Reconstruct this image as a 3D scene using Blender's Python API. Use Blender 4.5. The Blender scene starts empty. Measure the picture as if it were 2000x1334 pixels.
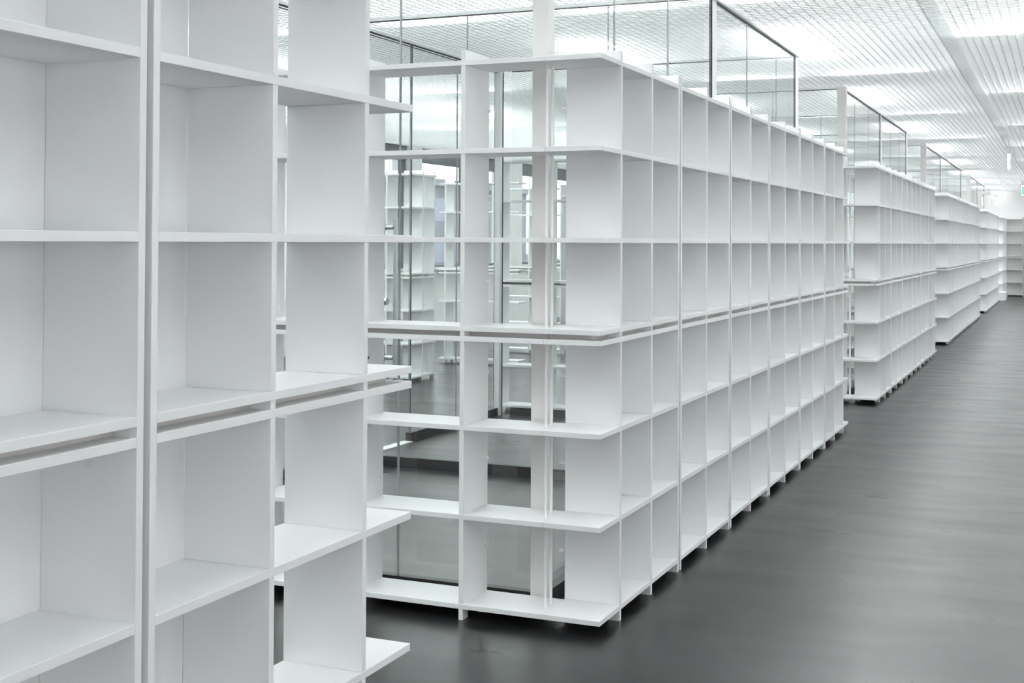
import bpy, bmesh, math
from mathutils import Matrix, Vector
sc = bpy.context.scene
COL = sc.collection

# ------------------------------------------------------------------ materials
def mat(name, col, rough=.4, spec=.5, metal=0.0):
    m = bpy.data.materials.new(name); m.use_nodes = True
    b = m.node_tree.nodes['Principled BSDF']
    b.inputs['Base Color'].default_value = (*col, 1)
    b.inputs['Roughness'].default_value = rough
    b.inputs['Specular IOR Level'].default_value = spec
    b.inputs['Metallic'].default_value = metal
    return m

def noisy(m, scale, lo, hi, sx=(1, 1, 1)):
    """gentle procedural variation of the base colour (lo..hi multiply)"""
    nt = m.node_tree; b = nt.nodes['Principled BSDF']
    c = b.inputs['Base Color'].default_value[:3]
    tc = nt.nodes.new('ShaderNodeTexCoord'); mp = nt.nodes.new('ShaderNodeMapping')
    mp.inputs['Scale'].default_value = sx
    n = nt.nodes.new('ShaderNodeTexNoise'); n.inputs['Scale'].default_value = scale
    n.inputs['Detail'].default_value = 5
    r = nt.nodes.new('ShaderNodeValToRGB')
    r.color_ramp.elements[0].position = .3; r.color_ramp.elements[1].position = .7
    r.color_ramp.elements[0].color = (*[x*lo for x in c], 1)
    r.color_ramp.elements[1].color = (*[x*hi for x in c], 1)
    nt.links.new(tc.outputs['Object'], mp.inputs['Vector'])
    nt.links.new(mp.outputs['Vector'], n.inputs['Vector'])
    nt.links.new(n.outputs['Fac'], r.inputs['Fac'])
    nt.links.new(r.outputs['Color'], b.inputs['Base Color'])
    return m

M = {}
M['laminate'] = noisy(mat('white_laminate', (.87, .875, .875), .38, .4), 2.5, .985, 1.01)
M['rail'] = mat('beige_grey_batten', (.60, .58, .56), .5)
M['paint'] = mat('white_paint', (.84, .84, .83), .6)
M['column'] = mat('column_paint', (.74, .73, .71), .5)
M['alu'] = mat('white_aluminium', (.82, .83, .83), .4)
M['black'] = mat('black_rail', (.012, .012, .014), .4)
M['gasket'] = mat('dark_gasket', (.035, .035, .038), .5)
M['seal'] = mat('grey_silicone', (.35, .37, .38), .35)
M['steel'] = mat('brushed_steel', (.55, .56, .57), .32, .5, 1.0)
M['rod'] = mat('white_rod', (.86, .86, .86), .35)
M['groove'] = mat('grey_groove', (.42, .43, .44), .6)
M['rib'] = mat('white_rib', (.86, .87, .87), .6)
M['channel'] = mat('grey_channel', (.72, .73, .74), .6)
M['frame'] = mat('anthracite_frame', (.07, .075, .085), .45)
M['backing'] = noisy(mat('grey_backing', (.84, .83, .81), .6), 2, .95, 1.03, (.4, .4, 9))
M['plastic'] = mat('white_plastic', (.82, .82, .82), .35)
M['hole'] = mat('dark_hole', (.05, .05, .05), .6)
M['snow'] = noisy(mat('frosty_ground', (.12, .135, .16), .8), .35, .6, 1.1)
M['hill'] = noisy(mat('hill_scrub', (.085, .10, .13), .9), 1.2, .45, 1.5)
M['bldg'] = noisy(mat('far_building_render', (.20, .215, .24), .8), .6, .9, 1.05)
M['bldgwin'] = mat('far_building_glass', (.20, .24, .30), .3)

# floor: dark linoleum, satin, faintly streaked
m = mat('dark_linoleum', (.016, .0165, .0175), .36, .8); M['floor'] = m
nt = m.node_tree; b = nt.nodes['Principled BSDF']
tc = nt.nodes.new('ShaderNodeTexCoord'); mp = nt.nodes.new('ShaderNodeMapping')
mp.inputs['Scale'].default_value = (1.0, 3.0, 1)
n1 = nt.nodes.new('ShaderNodeTexNoise'); n1.inputs['Scale'].default_value = 1.4; n1.inputs['Detail'].default_value = 8
r1 = nt.nodes.new('ShaderNodeMapRange')
r1.inputs['From Min'].default_value = .3; r1.inputs['From Max'].default_value = .7
r1.inputs['To Min'].default_value = .27; r1.inputs['To Max'].default_value = .36
r2 = nt.nodes.new('ShaderNodeValToRGB')
r2.color_ramp.elements[0].position = .35; r2.color_ramp.elements[1].position = .75
r2.color_ramp.elements[0].color = (.0075, .0078, .0083, 1); r2.color_ramp.elements[1].color = (.015, .0154, .0162, 1)
nt.links.new(tc.outputs['Object'], mp.inputs['Vector']); nt.links.new(mp.outputs['Vector'], n1.inputs['Vector'])
nt.links.new(n1.outputs['Fac'], r1.inputs['Value']); nt.links.new(r1.outputs['Result'], b.inputs['Roughness'])
nt.links.new(n1.outputs['Fac'], r2.inputs['Fac']); nt.links.new(r2.outputs['Color'], b.inputs['Base Color'])

# clear partition glass, faintly green
def glass(name, tint):
    m = bpy.data.materials.new(name); m.use_nodes = True
    nt = m.node_tree; nt.nodes.clear()
    o = nt.nodes.new('ShaderNodeOutputMaterial'); mx = nt.nodes.new('ShaderNodeMixShader')
    t = nt.nodes.new('ShaderNodeBsdfTransparent'); t.inputs['Color'].default_value = (*tint, 1)
    g = nt.nodes.new('ShaderNodeBsdfGlossy'); g.inputs['Roughness'].default_value = 0.0
    f = nt.nodes.new('ShaderNodeFresnel'); f.inputs['IOR'].default_value = 1.6
    ge = nt.nodes.new('ShaderNodeNewGeometry'); iv = nt.nodes.new('ShaderNodeMath'); iv.operation = 'SUBTRACT'
    iv.inputs[0].default_value = 1.0; mu = nt.nodes.new('ShaderNodeMath'); mu.operation = 'MULTIPLY'
    nt.links.new(ge.outputs['Backfacing'], iv.inputs[1]); nt.links.new(iv.outputs[0], mu.inputs[0])
    nt.links.new(f.outputs['Fac'], mu.inputs[1]); nt.links.new(mu.outputs[0], mx.inputs['Fac'])
    nt.links.new(t.outputs['BSDF'], mx.inputs[1]); nt.links.new(g.outputs['BSDF'], mx.inputs[2])
    nt.links.new(mx.outputs['Shader'], o.inputs['Surface'])
    return m
M['glass'] = glass('partition_glass', (.972, .982, .978))
M['winglass'] = glass('window_glass', (.97, .98, .985))

# ceiling: translucent white cassette strips with a small cell pattern
m = bpy.data.materials.new('translucent_ceiling_strip'); m.use_nodes = True; M['ceil'] = m
nt = m.node_tree; nt.nodes.clear()
o = nt.nodes.new('ShaderNodeOutputMaterial'); mx = nt.nodes.new('ShaderNodeMixShader'); mx.inputs['Fac'].default_value = .5
df = nt.nodes.new('ShaderNodeBsdfDiffuse'); tr = nt.nodes.new('ShaderNodeBsdfTranslucent')
tc = nt.nodes.new('ShaderNodeTexCoord'); br = nt.nodes.new('ShaderNodeTexBrick')
br.inputs['Color1'].default_value = (.86, .87, .87, 1); br.inputs['Color2'].default_value = (.78, .80, .80, 1)
br.inputs['Mortar'].default_value = (.62, .65, .66, 1)
br.inputs['Scale'].default_value = 1.0; br.inputs['Mortar Size'].default_value = .003
br.inputs['Brick Width'].default_value = .0595; br.inputs['Row Height'].default_value = .036; br.offset = .5
nt.links.new(tc.outputs['Object'], br.inputs['Vector'])
nt.links.new(br.outputs['Color'], df.inputs['Color']); nt.links.new(br.outputs['Color'], tr.inputs['Color'])
nt.links.new(df.outputs['BSDF'], mx.inputs[1]); nt.links.new(tr.outputs['BSDF'], mx.inputs[2])
nt.links.new(mx.outputs['Shader'], o.inputs['Surface'])

def emit(name, col, s):
    m = bpy.data.materials.new(name); m.use_nodes = True
    nt = m.node_tree; nt.nodes.clear()
    o = nt.nodes.new('ShaderNodeOutputMaterial'); e = nt.nodes.new('ShaderNodeEmission')
    e.inputs['Color'].default_value = (*col, 1); e.inputs['Strength'].default_value = s
    nt.links.new(e.outputs['Emission'], o.inputs['Surface']); return m
M['signlit'] = emit('lit_sign_white', (1, 1, 1), 2.2)
M['signgreen'] = emit('lit_sign_green', (.03, .42, .22), 1.0)

# ------------------------------------------------------------------ helpers
def box(bm, x0, x1, y0, y1, z0, z1):
    vs = [bm.verts.new((x, y, z)) for x in (x0, x1) for y in (y0, y1) for z in (z0, z1)]
    for f in ((0, 1, 3, 2), (4, 6, 7, 5), (0, 4, 5, 1), (2, 3, 7, 6), (0, 2, 6, 4), (1, 5, 7, 3)):
        bm.faces.new([vs[i] for i in f])

def cyl(bm, p, q, r, n=16):
    p, q = Vector(p), Vector(q); d = q - p
    rot = Vector((0, 0, 1)).rotation_difference(d.normalized()).to_matrix().to_4x4()
    bmesh.ops.create_cone(bm, cap_ends=True, segments=n, radius1=r, radius2=r, depth=d.length,
                          matrix=Matrix.Translation((p + q) / 2) @ rot)

def build(name, bm, m, parent=None, bevel=0.0, mats=None):
    if bevel:
        bmesh.ops.bevel(bm, geom=list(bm.edges), offset=bevel, segments=1, affect='EDGES', clamp_overlap=True)
    bmesh.ops.recalc_face_normals(bm, faces=bm.faces)
    me = bpy.data.meshes.new(name); bm.to_mesh(me); bm.free()
    for k in (mats or [m]): me.materials.append(k)
    o = bpy.data.objects.new(name, me); COL.objects.link(o)
    if parent: o.parent = parent
    return o

def bx(name, m, parent, *b, bevel=0.0):
    bm = bmesh.new()
    for q in (b if isinstance(b[0], (tuple, list)) else [b]): box(bm, *q)
    return build(name, bm, m, parent, bevel)

def thing(name, label, cat, loc=(0, 0, 0), rz=0, group=None):
    o = bpy.data.objects.new(name, None); COL.objects.link(o)
    o.location = loc; o.rotation_euler = (0, 0, rz)
    o.empty_display_size = .1
    o['label'] = label; o['category'] = cat
    if group: o['group'] = group
    return o

def struct(name, loc=(0, 0, 0)):
    o = bpy.data.objects.new(name, None); COL.objects.link(o); o.location = loc
    o['kind'] = 'structure'; return o

def copy_tree(o, parent=None):
    c = o.copy(); COL.objects.link(c); c.parent = parent
    for ch in list(o.children): copy_tree(ch, c)
    return c

# ------------------------------------------------------------------ camera (solved from the photograph)
F, YAW, PITCH, ROLL, CY, H = 2525.92, .4058, .0171, .0045, 428.855, 1.5287
fw = Vector((-math.sin(YAW), math.cos(YAW), 0)); rt = Vector((math.cos(YAW), math.sin(YAW), 0)); up = Vector((0, 0, 1))
f2 = fw*math.cos(PITCH) + up*math.sin(PITCH); u2 = up*math.cos(PITCH) - fw*math.sin(PITCH)
r3 = rt*math.cos(ROLL) + u2*math.sin(ROLL); u3 = u2*math.cos(ROLL) - rt*math.sin(ROLL)
cd = bpy.data.cameras.new('camera'); cam = bpy.data.objects.new('camera', cd); COL.objects.link(cam)
cam.matrix_world = Matrix(((r3.x, u3.x, -f2.x, 0), (r3.y, u3.y, -f2.y, 0), (r3.z, u3.z, -f2.z, H), (0, 0, 0, 1)))
cd.sensor_width = 36; cd.lens = F*36/2000; cd.shift_y = -(667 - CY)/2000; cd.clip_start = .05; cd.clip_end = 300
sc.camera = cam

# ------------------------------------------------------------------ bookshelf modules
T = .02; DEP = .238; ZT = 2.308; FOOT = .044
TOPS = [.064, .424, .784, 1.144, 1.185, 1.545, 1.905, 2.265]      # shelf top heights (the 4th and 5th form the double shelf)

def module(length, sides, dividers, back=False, turn=None):
    """x along the module, y depth (front at 0), z up. sides / dividers: x of the near face of each upright."""
    root = bpy.data.objects.new('bookshelf', None); COL.objects.link(root); root.empty_display_size = .1
    s = sorted(sides)
    a = s[0] + T if s[0] < .01 else 0.0
    z = s[-1] if s[-1] > length - T - .01 else length
    cuts = [q for q in s if a < q < z]                              # free-end uprights are crossed by the shelves
    for t in TOPS:
        bx('shelf', M['laminate'], root, a + .0003, z - .0003, 0, DEP, t - T, t, bevel=.0009)
    for q in s:
        if q in cuts: continue
        bx('side_panel', M['laminate'], root, q, q + T, 0, DEP, FOOT, ZT, bevel=.0009)
    for q in sorted(cuts + list(dividers)):
        segs = [(q, q + T, .0003, DEP, TOPS[i] + .0002, TOPS[i+1] - T - .0002) for i in range(7)] + [(q, q + T, .0003, DEP, TOPS[7] + .0002, ZT)]
        bx('divider', M['laminate'], root, *segs, bevel=.0009)
    for q in s + list(dividers):
        for y0 in (0.0005, DEP - .05):
            bx('foot', M['laminate'], root, q + .0002, q + T - .0002, y0, y0 + .0495, 0, FOOT - .0002, bevel=.0009)
    ups = sorted(s + list(dividers))
    e = [a] + [v for q in ups for v in (q, q + T) if a < v] + [z]
    spans = []
    lo = a
    for q in ups:
        if q > lo + .01: spans.append((lo, q))
        lo = q + T
    if z > lo + .01: spans.append((lo, z))
    segs = []
    for p, q in spans:
        p2 = p + .055 if (p == 0.0 and turn == 0) else p + .001
        q2 = q - .055 if (q == length and turn == 1) else q - .001
        segs.append((p2, q2, .055, .075, TOPS[3] + .0002, TOPS[4] - T - .0002))
    if turn is not None:
        t0 = .055 if turn == 0 else length - .075
        segs.append((t0, t0 + .02, .0751, DEP - .001, TOPS[3] + .0002, TOPS[4] - T - .0002))
    bx('spacer_rail', M['rail'], root, *segs)
    if back:
        bx('back_panel', back, root, 0, length, DEP + .0005, DEP + .012, TOPS[0] - T, ZT)
    return root

LS = 1.107
P = {}
P['start'] = module(LS, [LS - T, .245], [.667], turn=0)
P['end'] = module(LS, [0, LS - .265], [LS - .667 - T], turn=1)
P['mid'] = module(.9535, [0, .9535 - T], [.9535/2 - T/2])
P['mid_back'] = module(.9535, [0, .9535 - T], [.9535/2 - T/2], back=M['laminate'])
P['bcorner'] = module(.865, [0], [.500])          # B face, x grows to the right; free end at right (the corner)
P['bmid'] = module(.9535, [0, .9535 - T], [.9535/2 - T/2])
P['narrow'] = module(.60, [.26, .54], [])
P['wallend'] = module(.46, [0, .44], [], back=M['backing'])
P['qmod'] = module(1.10, [.08, .56], [])
P['pmod'] = module(.75, [.672], [])
used = set()
GRP = {}
def place(kind, loc, rz, label, group):
    if kind not in used: used.add(kind); o = P[kind]
    else: o = copy_tree(P[kind])
    o.location = loc; o.rotation_euler = (0, 0, rz)
    o['label'] = label; o['category'] = 'bookshelf'; o['group'] = group
    return o

FX = -1.663; HP = math.pi/2
ORD = ['nearest', 'second', 'third', 'fourth', 'fifth', 'sixth', 'seventh', 'eighth']
ROWN = {2: 'the big centre row', 3: 'the row behind the centre row', 4: 'the third row down the aisle',
        5: 'the fourth row down the aisle'}
# row 1 (foreground left)
place('mid_back', (FX, 2.049 - .9535, 0), HP, 'white bookshelf cut off by the left edge of the photo', 'aisle row in the foreground')
r1e = place('end', (FX, 2.069, 0), HP, 'white foreground bookshelf whose shelf ends jut out free beside the gap', 'aisle row in the foreground')
bx('back_panel', M['laminate'], r1e, -.0195, .420, DEP + .0005, DEP + .012, TOPS[0] - T, ZT)
def row(n, y0, nm):
    place('start', (FX, y0, 0), HP, f'white corner bookshelf at the near end of {ROWN[n]}', f'aisle faces of row {n}')
    for k in range(nm):
        place('mid', (FX, y0 + 1.131 + .9795*k, 0), HP,
              f'white two-bay bookshelf, {ORD[k+1]} from the near corner of {ROWN[n]}', f'aisle faces of row {n}')
    ye = y0 + 1.131 + .9795*nm
    place('end', (FX, ye, 0), HP, f'white bookshelf with jutting shelf ends closing {ROWN[n]}', f'aisle faces of row {n}')
    return ye + LS
ROWS = [(2, 4.744, 4), (3, 12.607, 4), (4, 20.50, 6), (5, 30.33, 4)]
bcorn = {}
for n, y0, nm in ROWS:
    ye = row(n, y0, nm)
    bcorn[n] = place('bcorner', (-1.902 - .865, y0, 0), 0, f'open white bookshelf on the short near face of {ROWN[n]}', 'near end faces of the rows')
b2 = place('bmid', (-2.795 - .9535, 4.744, 0), 0, 'white open bookshelf mostly hidden behind the foreground row', 'near end faces of the rows')
place('start', (FX, 38.2, 0), HP, 'tiny white corner bookshelf beside the stack of boards at the far end', 'aisle faces of the last row')
place('end', (FX, 38.2 + LS + .028, 0), HP, 'tiny white bookshelf right before the far wall, behind the stack of boards', 'aisle faces of the last row')
# far face of the centre block, seen from behind through the glass
YB = 10.91
place('mid', (-2.795 - .9795, YB, 0), math.pi, 'white bookshelf seen from behind through glass, right of the slim white post', 'far end faces of the centre block')
place('mid', (-2.60, 18.77, 0), math.pi, 'white bookshelf glimpsed in the slit beyond the far end of the big centre row', 'far end faces of the rows')
# deep inside, beyond the glass rooms
place('narrow', (-6.5, 12.39, 0), HP, 'narrow white bookshelf deep inside, just right of the dark glass door post', 'bookshelves deep inside')
place('pmod', (-6.742 - .75, 12.39, 0), 0, 'white bookshelf seen behind the steel door handle', 'bookshelves deep inside')
place('qmod', (-7.30, 14.65, 0), 0, 'white open bookshelf in front of the bright window, seen through the glass', 'bookshelves deep inside')
place('bmid', (-7.27, 16.4, 0), 0, 'distant white bookshelf under the dark window lintel, beside the column', 'bookshelves deep inside')
# shelves along the end wall
place('wallend', (-1.651, 40.3, 0), 0, 'white bookshelf with grey back against the far end wall, left one', 'bookshelves on the end wall')
place('wallend', (-1.651 + .475, 40.3, 0), 0, 'white bookshelf with grey back against the far end wall, cut by the right edge', 'bookshelves on the end wall')
for k in P:
    if k not in used: 
        for ch in list(P[k].children): bpy.data.objects.remove(ch)
        bpy.data.objects.remove(P[k])

# rods through the corner bays
for n, o in bcorn.items():
    for dx, dy in ((.841, .092), (.839, .157)):
        bm = bmesh.new()
        for i in range(7):
            if i == 3: continue
            cyl(bm, (dx, dy, TOPS[i]), (dx, dy, TOPS[i+1] - T), .0052, 12)
        build('support_rod', bm, M['rod'], o)
# small pegs on the rear edges and cover caps on the uprights of the centre corner
def peg(parent, p, q, r, m=M['plastic'], name='peg'):
    bm = bmesh.new(); cyl(bm, p, q, r, 10); build(name, bm, m, parent)
c2 = bcorn[2]
for z in (.26, .62, .98, 1.36, 1.72, 2.08):
    peg(c2, (.52, DEP - .02, z), (.532, DEP - .02, z), .006, M['plastic'], 'cover_cap')
    peg(c2, (.51, DEP, z), (.51, DEP + .018, z), .006, M['steel'], 'peg')
    peg(c2, (.865 - .022, DEP + .006, z), (.8652, DEP + .006, z), .006, M['plastic'], 'peg')
peg(c2, (.02, .10, 1.03), (.0207, .10, 1.03), .007, M['hole'], 'screw_hole')
peg(c2, (.02, .07, .16), (.0215, .07, .16), .010, M['plastic'], 'cover_cap')
peg(c2, (.02, .05, 2.16), (.0215, .05, 2.16), .010, M['plastic'], 'cover_cap')
r1 = [o for o in COL.objects if o.name.startswith('bookshelf') and o.get('label', '').startswith('white bookshelf cut off')][0]
peg(r1, (.9535 - T - .0012, .12, 1.085), (.9535 - T, .12, 1.085), .009, M['plastic'], 'cover_cap')

# ------------------------------------------------------------------ shell
XL, XR, Y0, Y1 = -9.5, 5.2, -6.0, 40.56
ZC = 3.06
o = bx('floor', M['floor'], None, XL, XR, Y0, Y1, -.12, 0); o['kind'] = 'structure'
# ceiling strips
PIT = .0595
bm = bmesh.new(); x = XL; SEAM = (-.85, -.742)
def strip(x0, x1):
    R = .012                                                       # each strip leans: low on its left edge, high on its right
    vs = lambda a, za, b_, zb: [bm.verts.new(v) for v in ((a, Y0, za), (a, Y1, za), (b_, Y1, zb), (b_, Y0, zb))]
    f = bm.faces.new(vs(x0, ZC, x1 - .001, ZC + R)); f.material_index = 0
    for q in ((x1 - .001, ZC + R, x1 - .001, ZC - .0035), (x1 - .001, ZC - .0035, x1 + .0012, ZC - .0035), (x1 + .0012, ZC - .0035, x1 + .0012, ZC)):
        f = bm.faces.new(vs(*q)); f.material_index = 1
while x < SEAM[0] - PIT*.5:
    strip(x, x + PIT); x += PIT
SEAM = (x, x + .108); x = SEAM[1]
while x < XR:
    strip(x, min(x + PIT, XR)); x += PIT
yy = Y0
while yy < Y1:                                                      # fine cross ribs of the cassettes
    for a, b_, za, zb in ((yy, yy, ZC + .004, ZC - .003), (yy, yy + .0022, ZC - .003, ZC - .003), (yy + .0022, yy + .0022, ZC - .003, ZC + .004)):
        f = bm.faces.new([bm.verts.new(v) for v in ((XL, a, za), (XL, b_, zb), (XR, b_, zb), (XR, a, za))]); f.material_index = 2
    yy += .06
o = build('ceiling', bm, None, mats=[M['ceil'], M['groove'], M['rib']]); o['kind'] = 'structure'
o = bx('trim_1', M['ceil'], None, SEAM[0], SEAM[1], Y0, Y1, ZC + .004, ZC + .03); o['kind'] = 'structure'
o = bx('roof', M['paint'], None, XL - .3, XR + .3, Y0 - .2, Y1 + .2, 3.45, 3.6); o['kind'] = 'structure'
segs = [(XL, -3.2, Y0 - .2, Y0, -.12, 3.45), (-3.2, XR, Y0 - .2, Y0, -.12, .9), (-3.2, XR, Y0 - .2, Y0, 2.5, 3.45)]
for x in (-3.2, -.5, 2.2, 5.0): segs.append((x, x + .2, Y0 - .2, Y0, .9, 2.5))  # unseen openings behind the camera, added to brighten the faces turned towards it
o = bx('wall_back', M['paint'], None, *segs); o['kind'] = 'structure'
o = bx('wall_end', M['paint'], None, XL, XR, Y1, Y1 + .2, -.12, 3.45); o['kind'] = 'structure'
# right facade, tall window openings (never in frame, lets the daylight in)
segs = [(XR, XR + .3, Y0, Y1, -.12, .35), (XR, XR + .3, Y0, Y1, 2.85, 3.45)]
y = Y0
while y < Y1:
    segs.append((XR, XR + .3, y, y + 1.2, .35, 2.85)); y += 2.6
o = bx('wall_right', M['paint'], None, *segs); o['kind'] = 'structure'
# left facade with dark framed windows
segs = [(XL - .3, XL, Y0, Y1, -.12, 1.10), (XL - .3, XL, Y0, Y1, 3.02, 3.45)]
WY = [(y0, y0 + 3.4) for y0 in (6.6, 10.6, 14.6, 18.45, 22.6, 26.6)]
prev = Y0
for a, b_ in WY:
    segs.append((XL - .3, XL, prev, a, 1.10, 3.02)); prev = b_
segs.append((XL - .3, XL, prev, Y1, 1.10, 3.02))
o = bx('wall_left', M['paint'], None, *segs); o['kind'] = 'structure'
wn = 0
for a, b_ in WY:
    wn += 1
    w = struct(f'window_{wn}')
    fr = [(XL - .14, XL - .06, a, b_, 1.10, 1.14), (XL - .14, XL - .04, a, b_, 2.80, 3.02)]
    for y in (a, (a + b_)/2 - .05, b_ - .1): fr.append((XL - .14, XL - .06, y, y + .1, 1.14, 2.80))
    bx('window_frame', M['frame'], w, *fr)
    bx('pane', M['winglass'], w, XL - .105, XL - .098, a + .1, b_ - .1, 1.14, 2.80)
    bx('window_sill', M['paint'], w, XL - .04, XL + .14, a, b_, .07 + 1.0, 1.10)

# ------------------------------------------------------------------ glass rooms
def along(axis, c, th, a, b_, z0, z1):
    return (a, b_, c - th/2, c + th/2, z0, z1) if axis == 'x' else (c - th/2, c + th/2, a, b_, z0, z1)
def glasswall(n, axis, c, a, b_, joints=(), posts=(), gaps=(), rail=.07, double=False):
    w = struct(f'window_{n}')
    cuts = [a] + sorted(joints) + [b_]
    for p, q in zip(cuts, cuts[1:]):
        if any(g0 <= (p + q)/2 <= g1 for g0, g1 in gaps): continue
        bx('pane', M['glass'], w, along(axis, c, .010, p + .004, q - .004, rail - .01, 3.03))
    for j in joints:
        if any(g0 <= j <= g1 for g0, g1 in gaps): continue
        bx('joint_seal', M['seal'], w, along(axis, c, .010, j - .0035, j + .0035, rail, 3.03))
    lo = a; segs = []
    for g0, g1 in sorted(gaps): segs.append((lo, g0)); lo = g1
    segs.append((lo, b_))
    bx('bottom_rail', M['black'], w, *[along(axis, c, .046, p, q, 0, rail) for p, q in segs])
    bx('top_rail', M['alu'], w, along(axis, c, .05, a, b_, 3.036, ZC - .001))
    bx('top_gasket', M['gasket'], w, along(axis, c, .012, a, b_, 3.031, 3.036))
    if double: bx('top_gasket', M['gasket'], w, along(axis, c, .012, a, b_, 3.014, 3.019))
    for p0, p1, dark in posts:
        bx('post', M['alu'], w, along(axis, c, .018, p0, p1, 0, 3.036))
        bx('post_gasket', M['gasket'], w, along(axis, c, .0165, p0 - .012, p0, rail, 3.03))
    return w
XA, XD = -2.02, -4.62
n = wn + 1
glasswall(n, 'x', 5.03, XD + .03, -2.06, (-2.698, -3.69)); n += 1
glasswall(n, 'y', XA, 5.07, 10.57, (5.95, 6.862, 8.771, 9.746), ((7.80, 7.905, .03), (10.46, 10.57, .03))); n += 1
glasswall(n, 'x', 7.78, XD + .03, XA - .035, (-2.682, -3.672)); n += 1
glasswall(n, 'x', 10.51, XD + .10, XA - .035, (-3.30,)); n += 1
deep = glasswall(n, 'y', XD, 5.06, 10.40, (6.2, 7.10, 7.86, 8.78, 9.6), (), gaps=((7.87, 8.77),), double=True); n += 1
bx('post', M['alu'], deep, XD - .026, XD + .026, 10.42, 10.485, 0, 3.03)
bx('post_gasket', M['gasket'], deep, XD - .033, XD - .0265, 10.425, 10.48, .0, 3.03)
bx('post_gasket', M['gasket'], deep, XD + .0265, XD + .033, 10.47, 10.48, .0, 3.03)
bx('post_gasket', M['gasket'], deep, XD - .008, XD + .008, 8.780, 8.792, 0.0, 3.03)
d = struct('door_1')
bx('pane', M['glass'], d, XD - .006, XD + .006, 7.875, 8.768, .012, 3.02)
bx('threshold', M['alu'], d, XD - .04, XD + .04, 7.87, 8.77, 0, .008)
bm = bmesh.new(); cyl(bm, (XD + .10, 8.365, .62), (XD + .10, 8.365, 1.69), .017, 20); hb = build('pull_handle', bm, M['steel'], d)
for z in (1.63, .675):
    bm = bmesh.new(); cyl(bm, (XD + .006, 8.365, z), (XD + .084, 8.365, z), .016, 16); cyl(bm, (XD + .006, 8.365, z), (XD + .016, 8.365, z), .028, 20); build('standoff', bm, M['steel'], hb)
bm = bmesh.new(); cyl(bm, (XD + .006, 8.30, 1.09), (XD + .07, 8.30, 1.09), .026, 24); build('door_knob', bm, M['steel'], d)
bx('lock_plate', M['steel'], d, XD + .0062, XD + .012, 8.285, 8.315, 1.01, 1.17)
# rooms behind the following rows
glasswall(n, 'x', 12.86, XD + .03, -2.06, (-2.698, -3.69)); n += 1
glasswall(n, 'y', XA, 12.93, 18.36, (13.657, 14.666, 16.599, 17.5), ((15.60, 15.72, .04), (18.25, 18.36, .03))); n += 1
glasswall(n, 'x', 15.50, XD + .03, XA - .035, (-2.682, -3.672)); n += 1
glasswall(n, 'x', 18.30, XD + .03, XA - .035, (-3.30,)); n += 1
glasswall(n, 'y', XD, 12.86, 18.3, (14.2, 15.5, 16.8)); n += 1
glasswall(n, 'x', 20.74, XD + .03, -2.06, (-2.698, -3.69)); n += 1
glasswall(n, 'y', XA, 20.80, 28.3, (22.1, 24.8, 26.4), ((23.42, 23.54, .07), (28.0, 28.15, .08))); n += 1
glasswall(n, 'x', 28.2, XD + .03, XA - .035, (-3.30,)); n += 1
glasswall(n, 'y', XA, 30.65, 36.3, (32.0, 34.6), ((33.28, 33.42, .05), (36.1, 36.3, .06))); n += 1
glasswall(n, 'x', 30.6, XD + .03, -2.06, (-3.2,)); n += 1

# columns
for y, lab in ((5.03, 'white square steel column standing behind the open corner shelves in the centre'),
               (12.86, 'white square steel column above the far end of the centre shelf row'),
               (20.62, 'white square steel column above the far end of the row behind the centre row'),
               (30.45, 'white steel column above the far end of the third row down the aisle'),
               (38.5, 'tiny white column at the far end by the end wall')):
    w = .072 if y < 10 else .085
    t = thing('steel_column', lab, 'column', (-2.02, y, 0), 0, 'columns along the glass wall')
    bx('shaft', M['column'], t, -w/2, w/2, -w/2, w/2, .006, ZC - .001, bevel=.002)
    bx('base_plate', M['column'], t, -w/2 - .012, w/2 + .012, -w/2 - .012, w/2 + .012, 0, .006)
# woven dash sticker on the near glass
t = thing('glass_sticker', 'small square sticker of woven grey dashes on the glass beside the door', 'sticker', (-2.697, 5.0243, 1.43))
bm = bmesh.new(); s = .0066
for i in range(10):
    for j in range(19):
        cx, cz = .004 + i*s, .004 + j*s
        if (i + j) % 2 == 0: box(bm, cx - .0026, cx + .0026, 0, .0006, cz - .0006, cz + .0006)
        else: box(bm, cx - .0006, cx + .0006, 0, .0006, cz - .0030, cz + .0030)
build('dash_pattern', bm, M['seal'], t)

# stack of loose boards near the end wall
for k in range(6):
    w = .33 - .012*(k % 3)
    o = bx('shelf_board', M['laminate'], None, -w/2, w/2, -.45, .45, 0, .036, bevel=.001)
    o.location = (-1.70 + .012*((k*7) % 3 - 1), 37.72, .0365*k); 
    o['label'] = f"loose white board, {['lowest', 'second from the bottom', 'third from the bottom', 'third from the top', 'second from the top', 'topmost'][k]} of the far floor stack"
    o['category'] = 'board'; o['group'] = 'stack of loose shelf boards'

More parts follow.
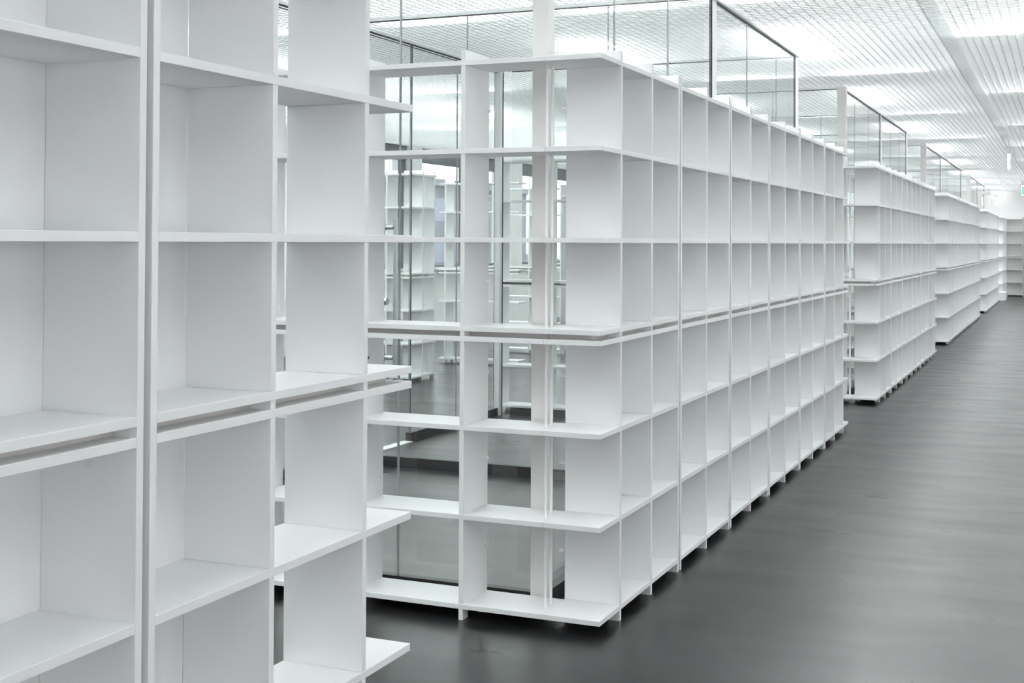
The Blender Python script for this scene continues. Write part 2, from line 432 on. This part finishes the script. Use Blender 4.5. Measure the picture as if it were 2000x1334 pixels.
# hanging emergency signs
def sign(x, y, edge, lab, zc=2.88):
    t = thing('exit_sign', lab, 'exit sign', (x, y, 0), HP if edge else 0, 'emergency signs hanging from the ceiling')
    bm = bmesh.new(); cyl(bm, (0, 0, zc + .05), (0, 0, ZC - .002), .008, 10); build('hanger', bm, M['plastic'], t)
    bx('housing', M['plastic'], t, -.17, .17, -.035, .035, zc - .045, zc + .05, bevel=.004)
    p = bx('lit_panel', M['signlit'], t, -.16, .16, -.012, .012, zc - .26, zc - .045)
    for s_ in (-1, 1):
        y0, y1 = (-.0135, -.0122) if s_ < 0 else (.0122, .0135)
        bm = bmesh.new()
        # framed green field with a doorway and an arrow left white
        for q in ((-.150, -.118, -.24, -.07), (-.118, .0, -.235, -.222), (-.118, .0, -.088, -.075), (-.075, -.055, -.20, -.11),
                  (-.055, -.03, -.165, -.145), (-.055, -.035, -.125, -.105), (.03, .09, -.162, -.148), (.09, .115, -.185, -.125)):
            box(bm, q[0], q[1], y0, y1, zc + q[2], zc + q[3])
        build('pictogram', bm, M['signgreen'], t)
sign(-.785, 20.2, True, 'white hanging emergency sign seen edge-on below the ceiling, nearest one')
sign(-.75, 30.0, False, 'green and white emergency sign cut by the right edge of the photo', 2.84)
sign(-1.84, 38.4, True, 'faint hanging emergency sign in front of the far end wall', 2.86)

# ------------------------------------------------------------------ outside
o = bx('ground_outside', M['snow'], None, -90, XL - .35, -30, 110, -.5, -.3); o['kind'] = 'structure'
bm = bmesh.new()
NX, NY = 20, 60
g = [[bm.verts.new((-34 - i*1.4, -10 + j*1.8, -.3 + (i/NX)*5.0*(1 + .25*math.sin(j*.37 + i*.5)) if i else -.3)) for j in range(NY)] for i in range(NX)]
for i in range(NX - 1):
    for j in range(NY - 1): bm.faces.new((g[i][j], g[i][j+1], g[i+1][j+1], g[i+1][j]))
hl = build('hillside', bm, M['hill']); hl['kind'] = 'structure'
t = thing('building', 'pale low building outside, seen small through the far window', 'building', (-28, 46, -.3))
bx('wall', M['bldg'], t, -3, 3, -14, 14, 0, 4.2)
bx('roof', M['bldg'], t, -3.3, 3.3, -14.3, 14.3, 4.2, 4.5)
for z in (.9, 2.7):
    for k in range(7):
        bx('window', M['bldgwin'], t, 2.98, 3.02, -13 + k*3.8, -10.4 + k*3.8, z, z + 1.0)

# ------------------------------------------------------------------ light
w = bpy.data.worlds.new('sky'); sc.world = w; w.use_nodes = True
bg = w.node_tree.nodes['Background']; bg.inputs['Color'].default_value = (.965, .98, 1.0, 1); bg.inputs['Strength'].default_value = 2.5
def lamp(name, x, y, z, sx, sy, power, col=(1, 1, 1)):
    l = bpy.data.lights.new(name, 'AREA'); l.shape = 'RECTANGLE'; l.size = sx; l.size_y = sy; l.energy = power; l.color = col
    o = bpy.data.objects.new(name, l); COL.objects.link(o); o.location = (x, y, z)
    return o
# above the luminous ceiling: broad wash panels added as fill, plus brighter short tubes
KW = 1.0
yy = -3.4
while yy < Y1:
    for xx in (-7.6, -3.9, -.2, 3.4):
        lamp('ceiling_fill', xx, yy, 3.40, 3.5, 5.0, (190 if xx < -6 else 52 if xx < -2 else 31)*(1.0 if yy < 33 else 2.1)*KW, (.97, .99, 1))
    yy += 5.2
for k in range(-2, 9):
    yx = 11.88 + 3.87*k
    for xx in (-1.55, -2.7, -4.0, -5.6, -7.4): lamp('ceiling_tube', xx, yx + .13, 3.16, .72, .10, (90 if xx < -5 else 42)*KW).rotation_euler = (math.radians(-78), 0, 0)
    for xx in (-1.86, -3.4, -6.4): lamp('ceiling_tube', xx, 9.98 + 3.87*k, 3.20, .16, 1.5, 66*KW)
    for xx in (-.22, .70, 1.6): lamp('ceiling_tube', xx, 10.08 + 3.87*k, 3.16, .8, .10, 85*KW).rotation_euler = (math.radians(-78), 0, 0)

sc.view_settings.view_transform = 'Standard'; sc.view_settings.look = 'None'
sc.view_settings.gamma = 1; sc.view_settings.use_curve_mapping = False
sc.view_settings.exposure = 0.42
cy = sc.cycles
cy.max_bounces = 14; cy.diffuse_bounces = 7; cy.glossy_bounces = 5; cy.transparent_max_bounces = 40; cy.transmission_bounces = 6
cy.caustics_reflective = False; cy.caustics_refractive = False
cy.use_denoising = True
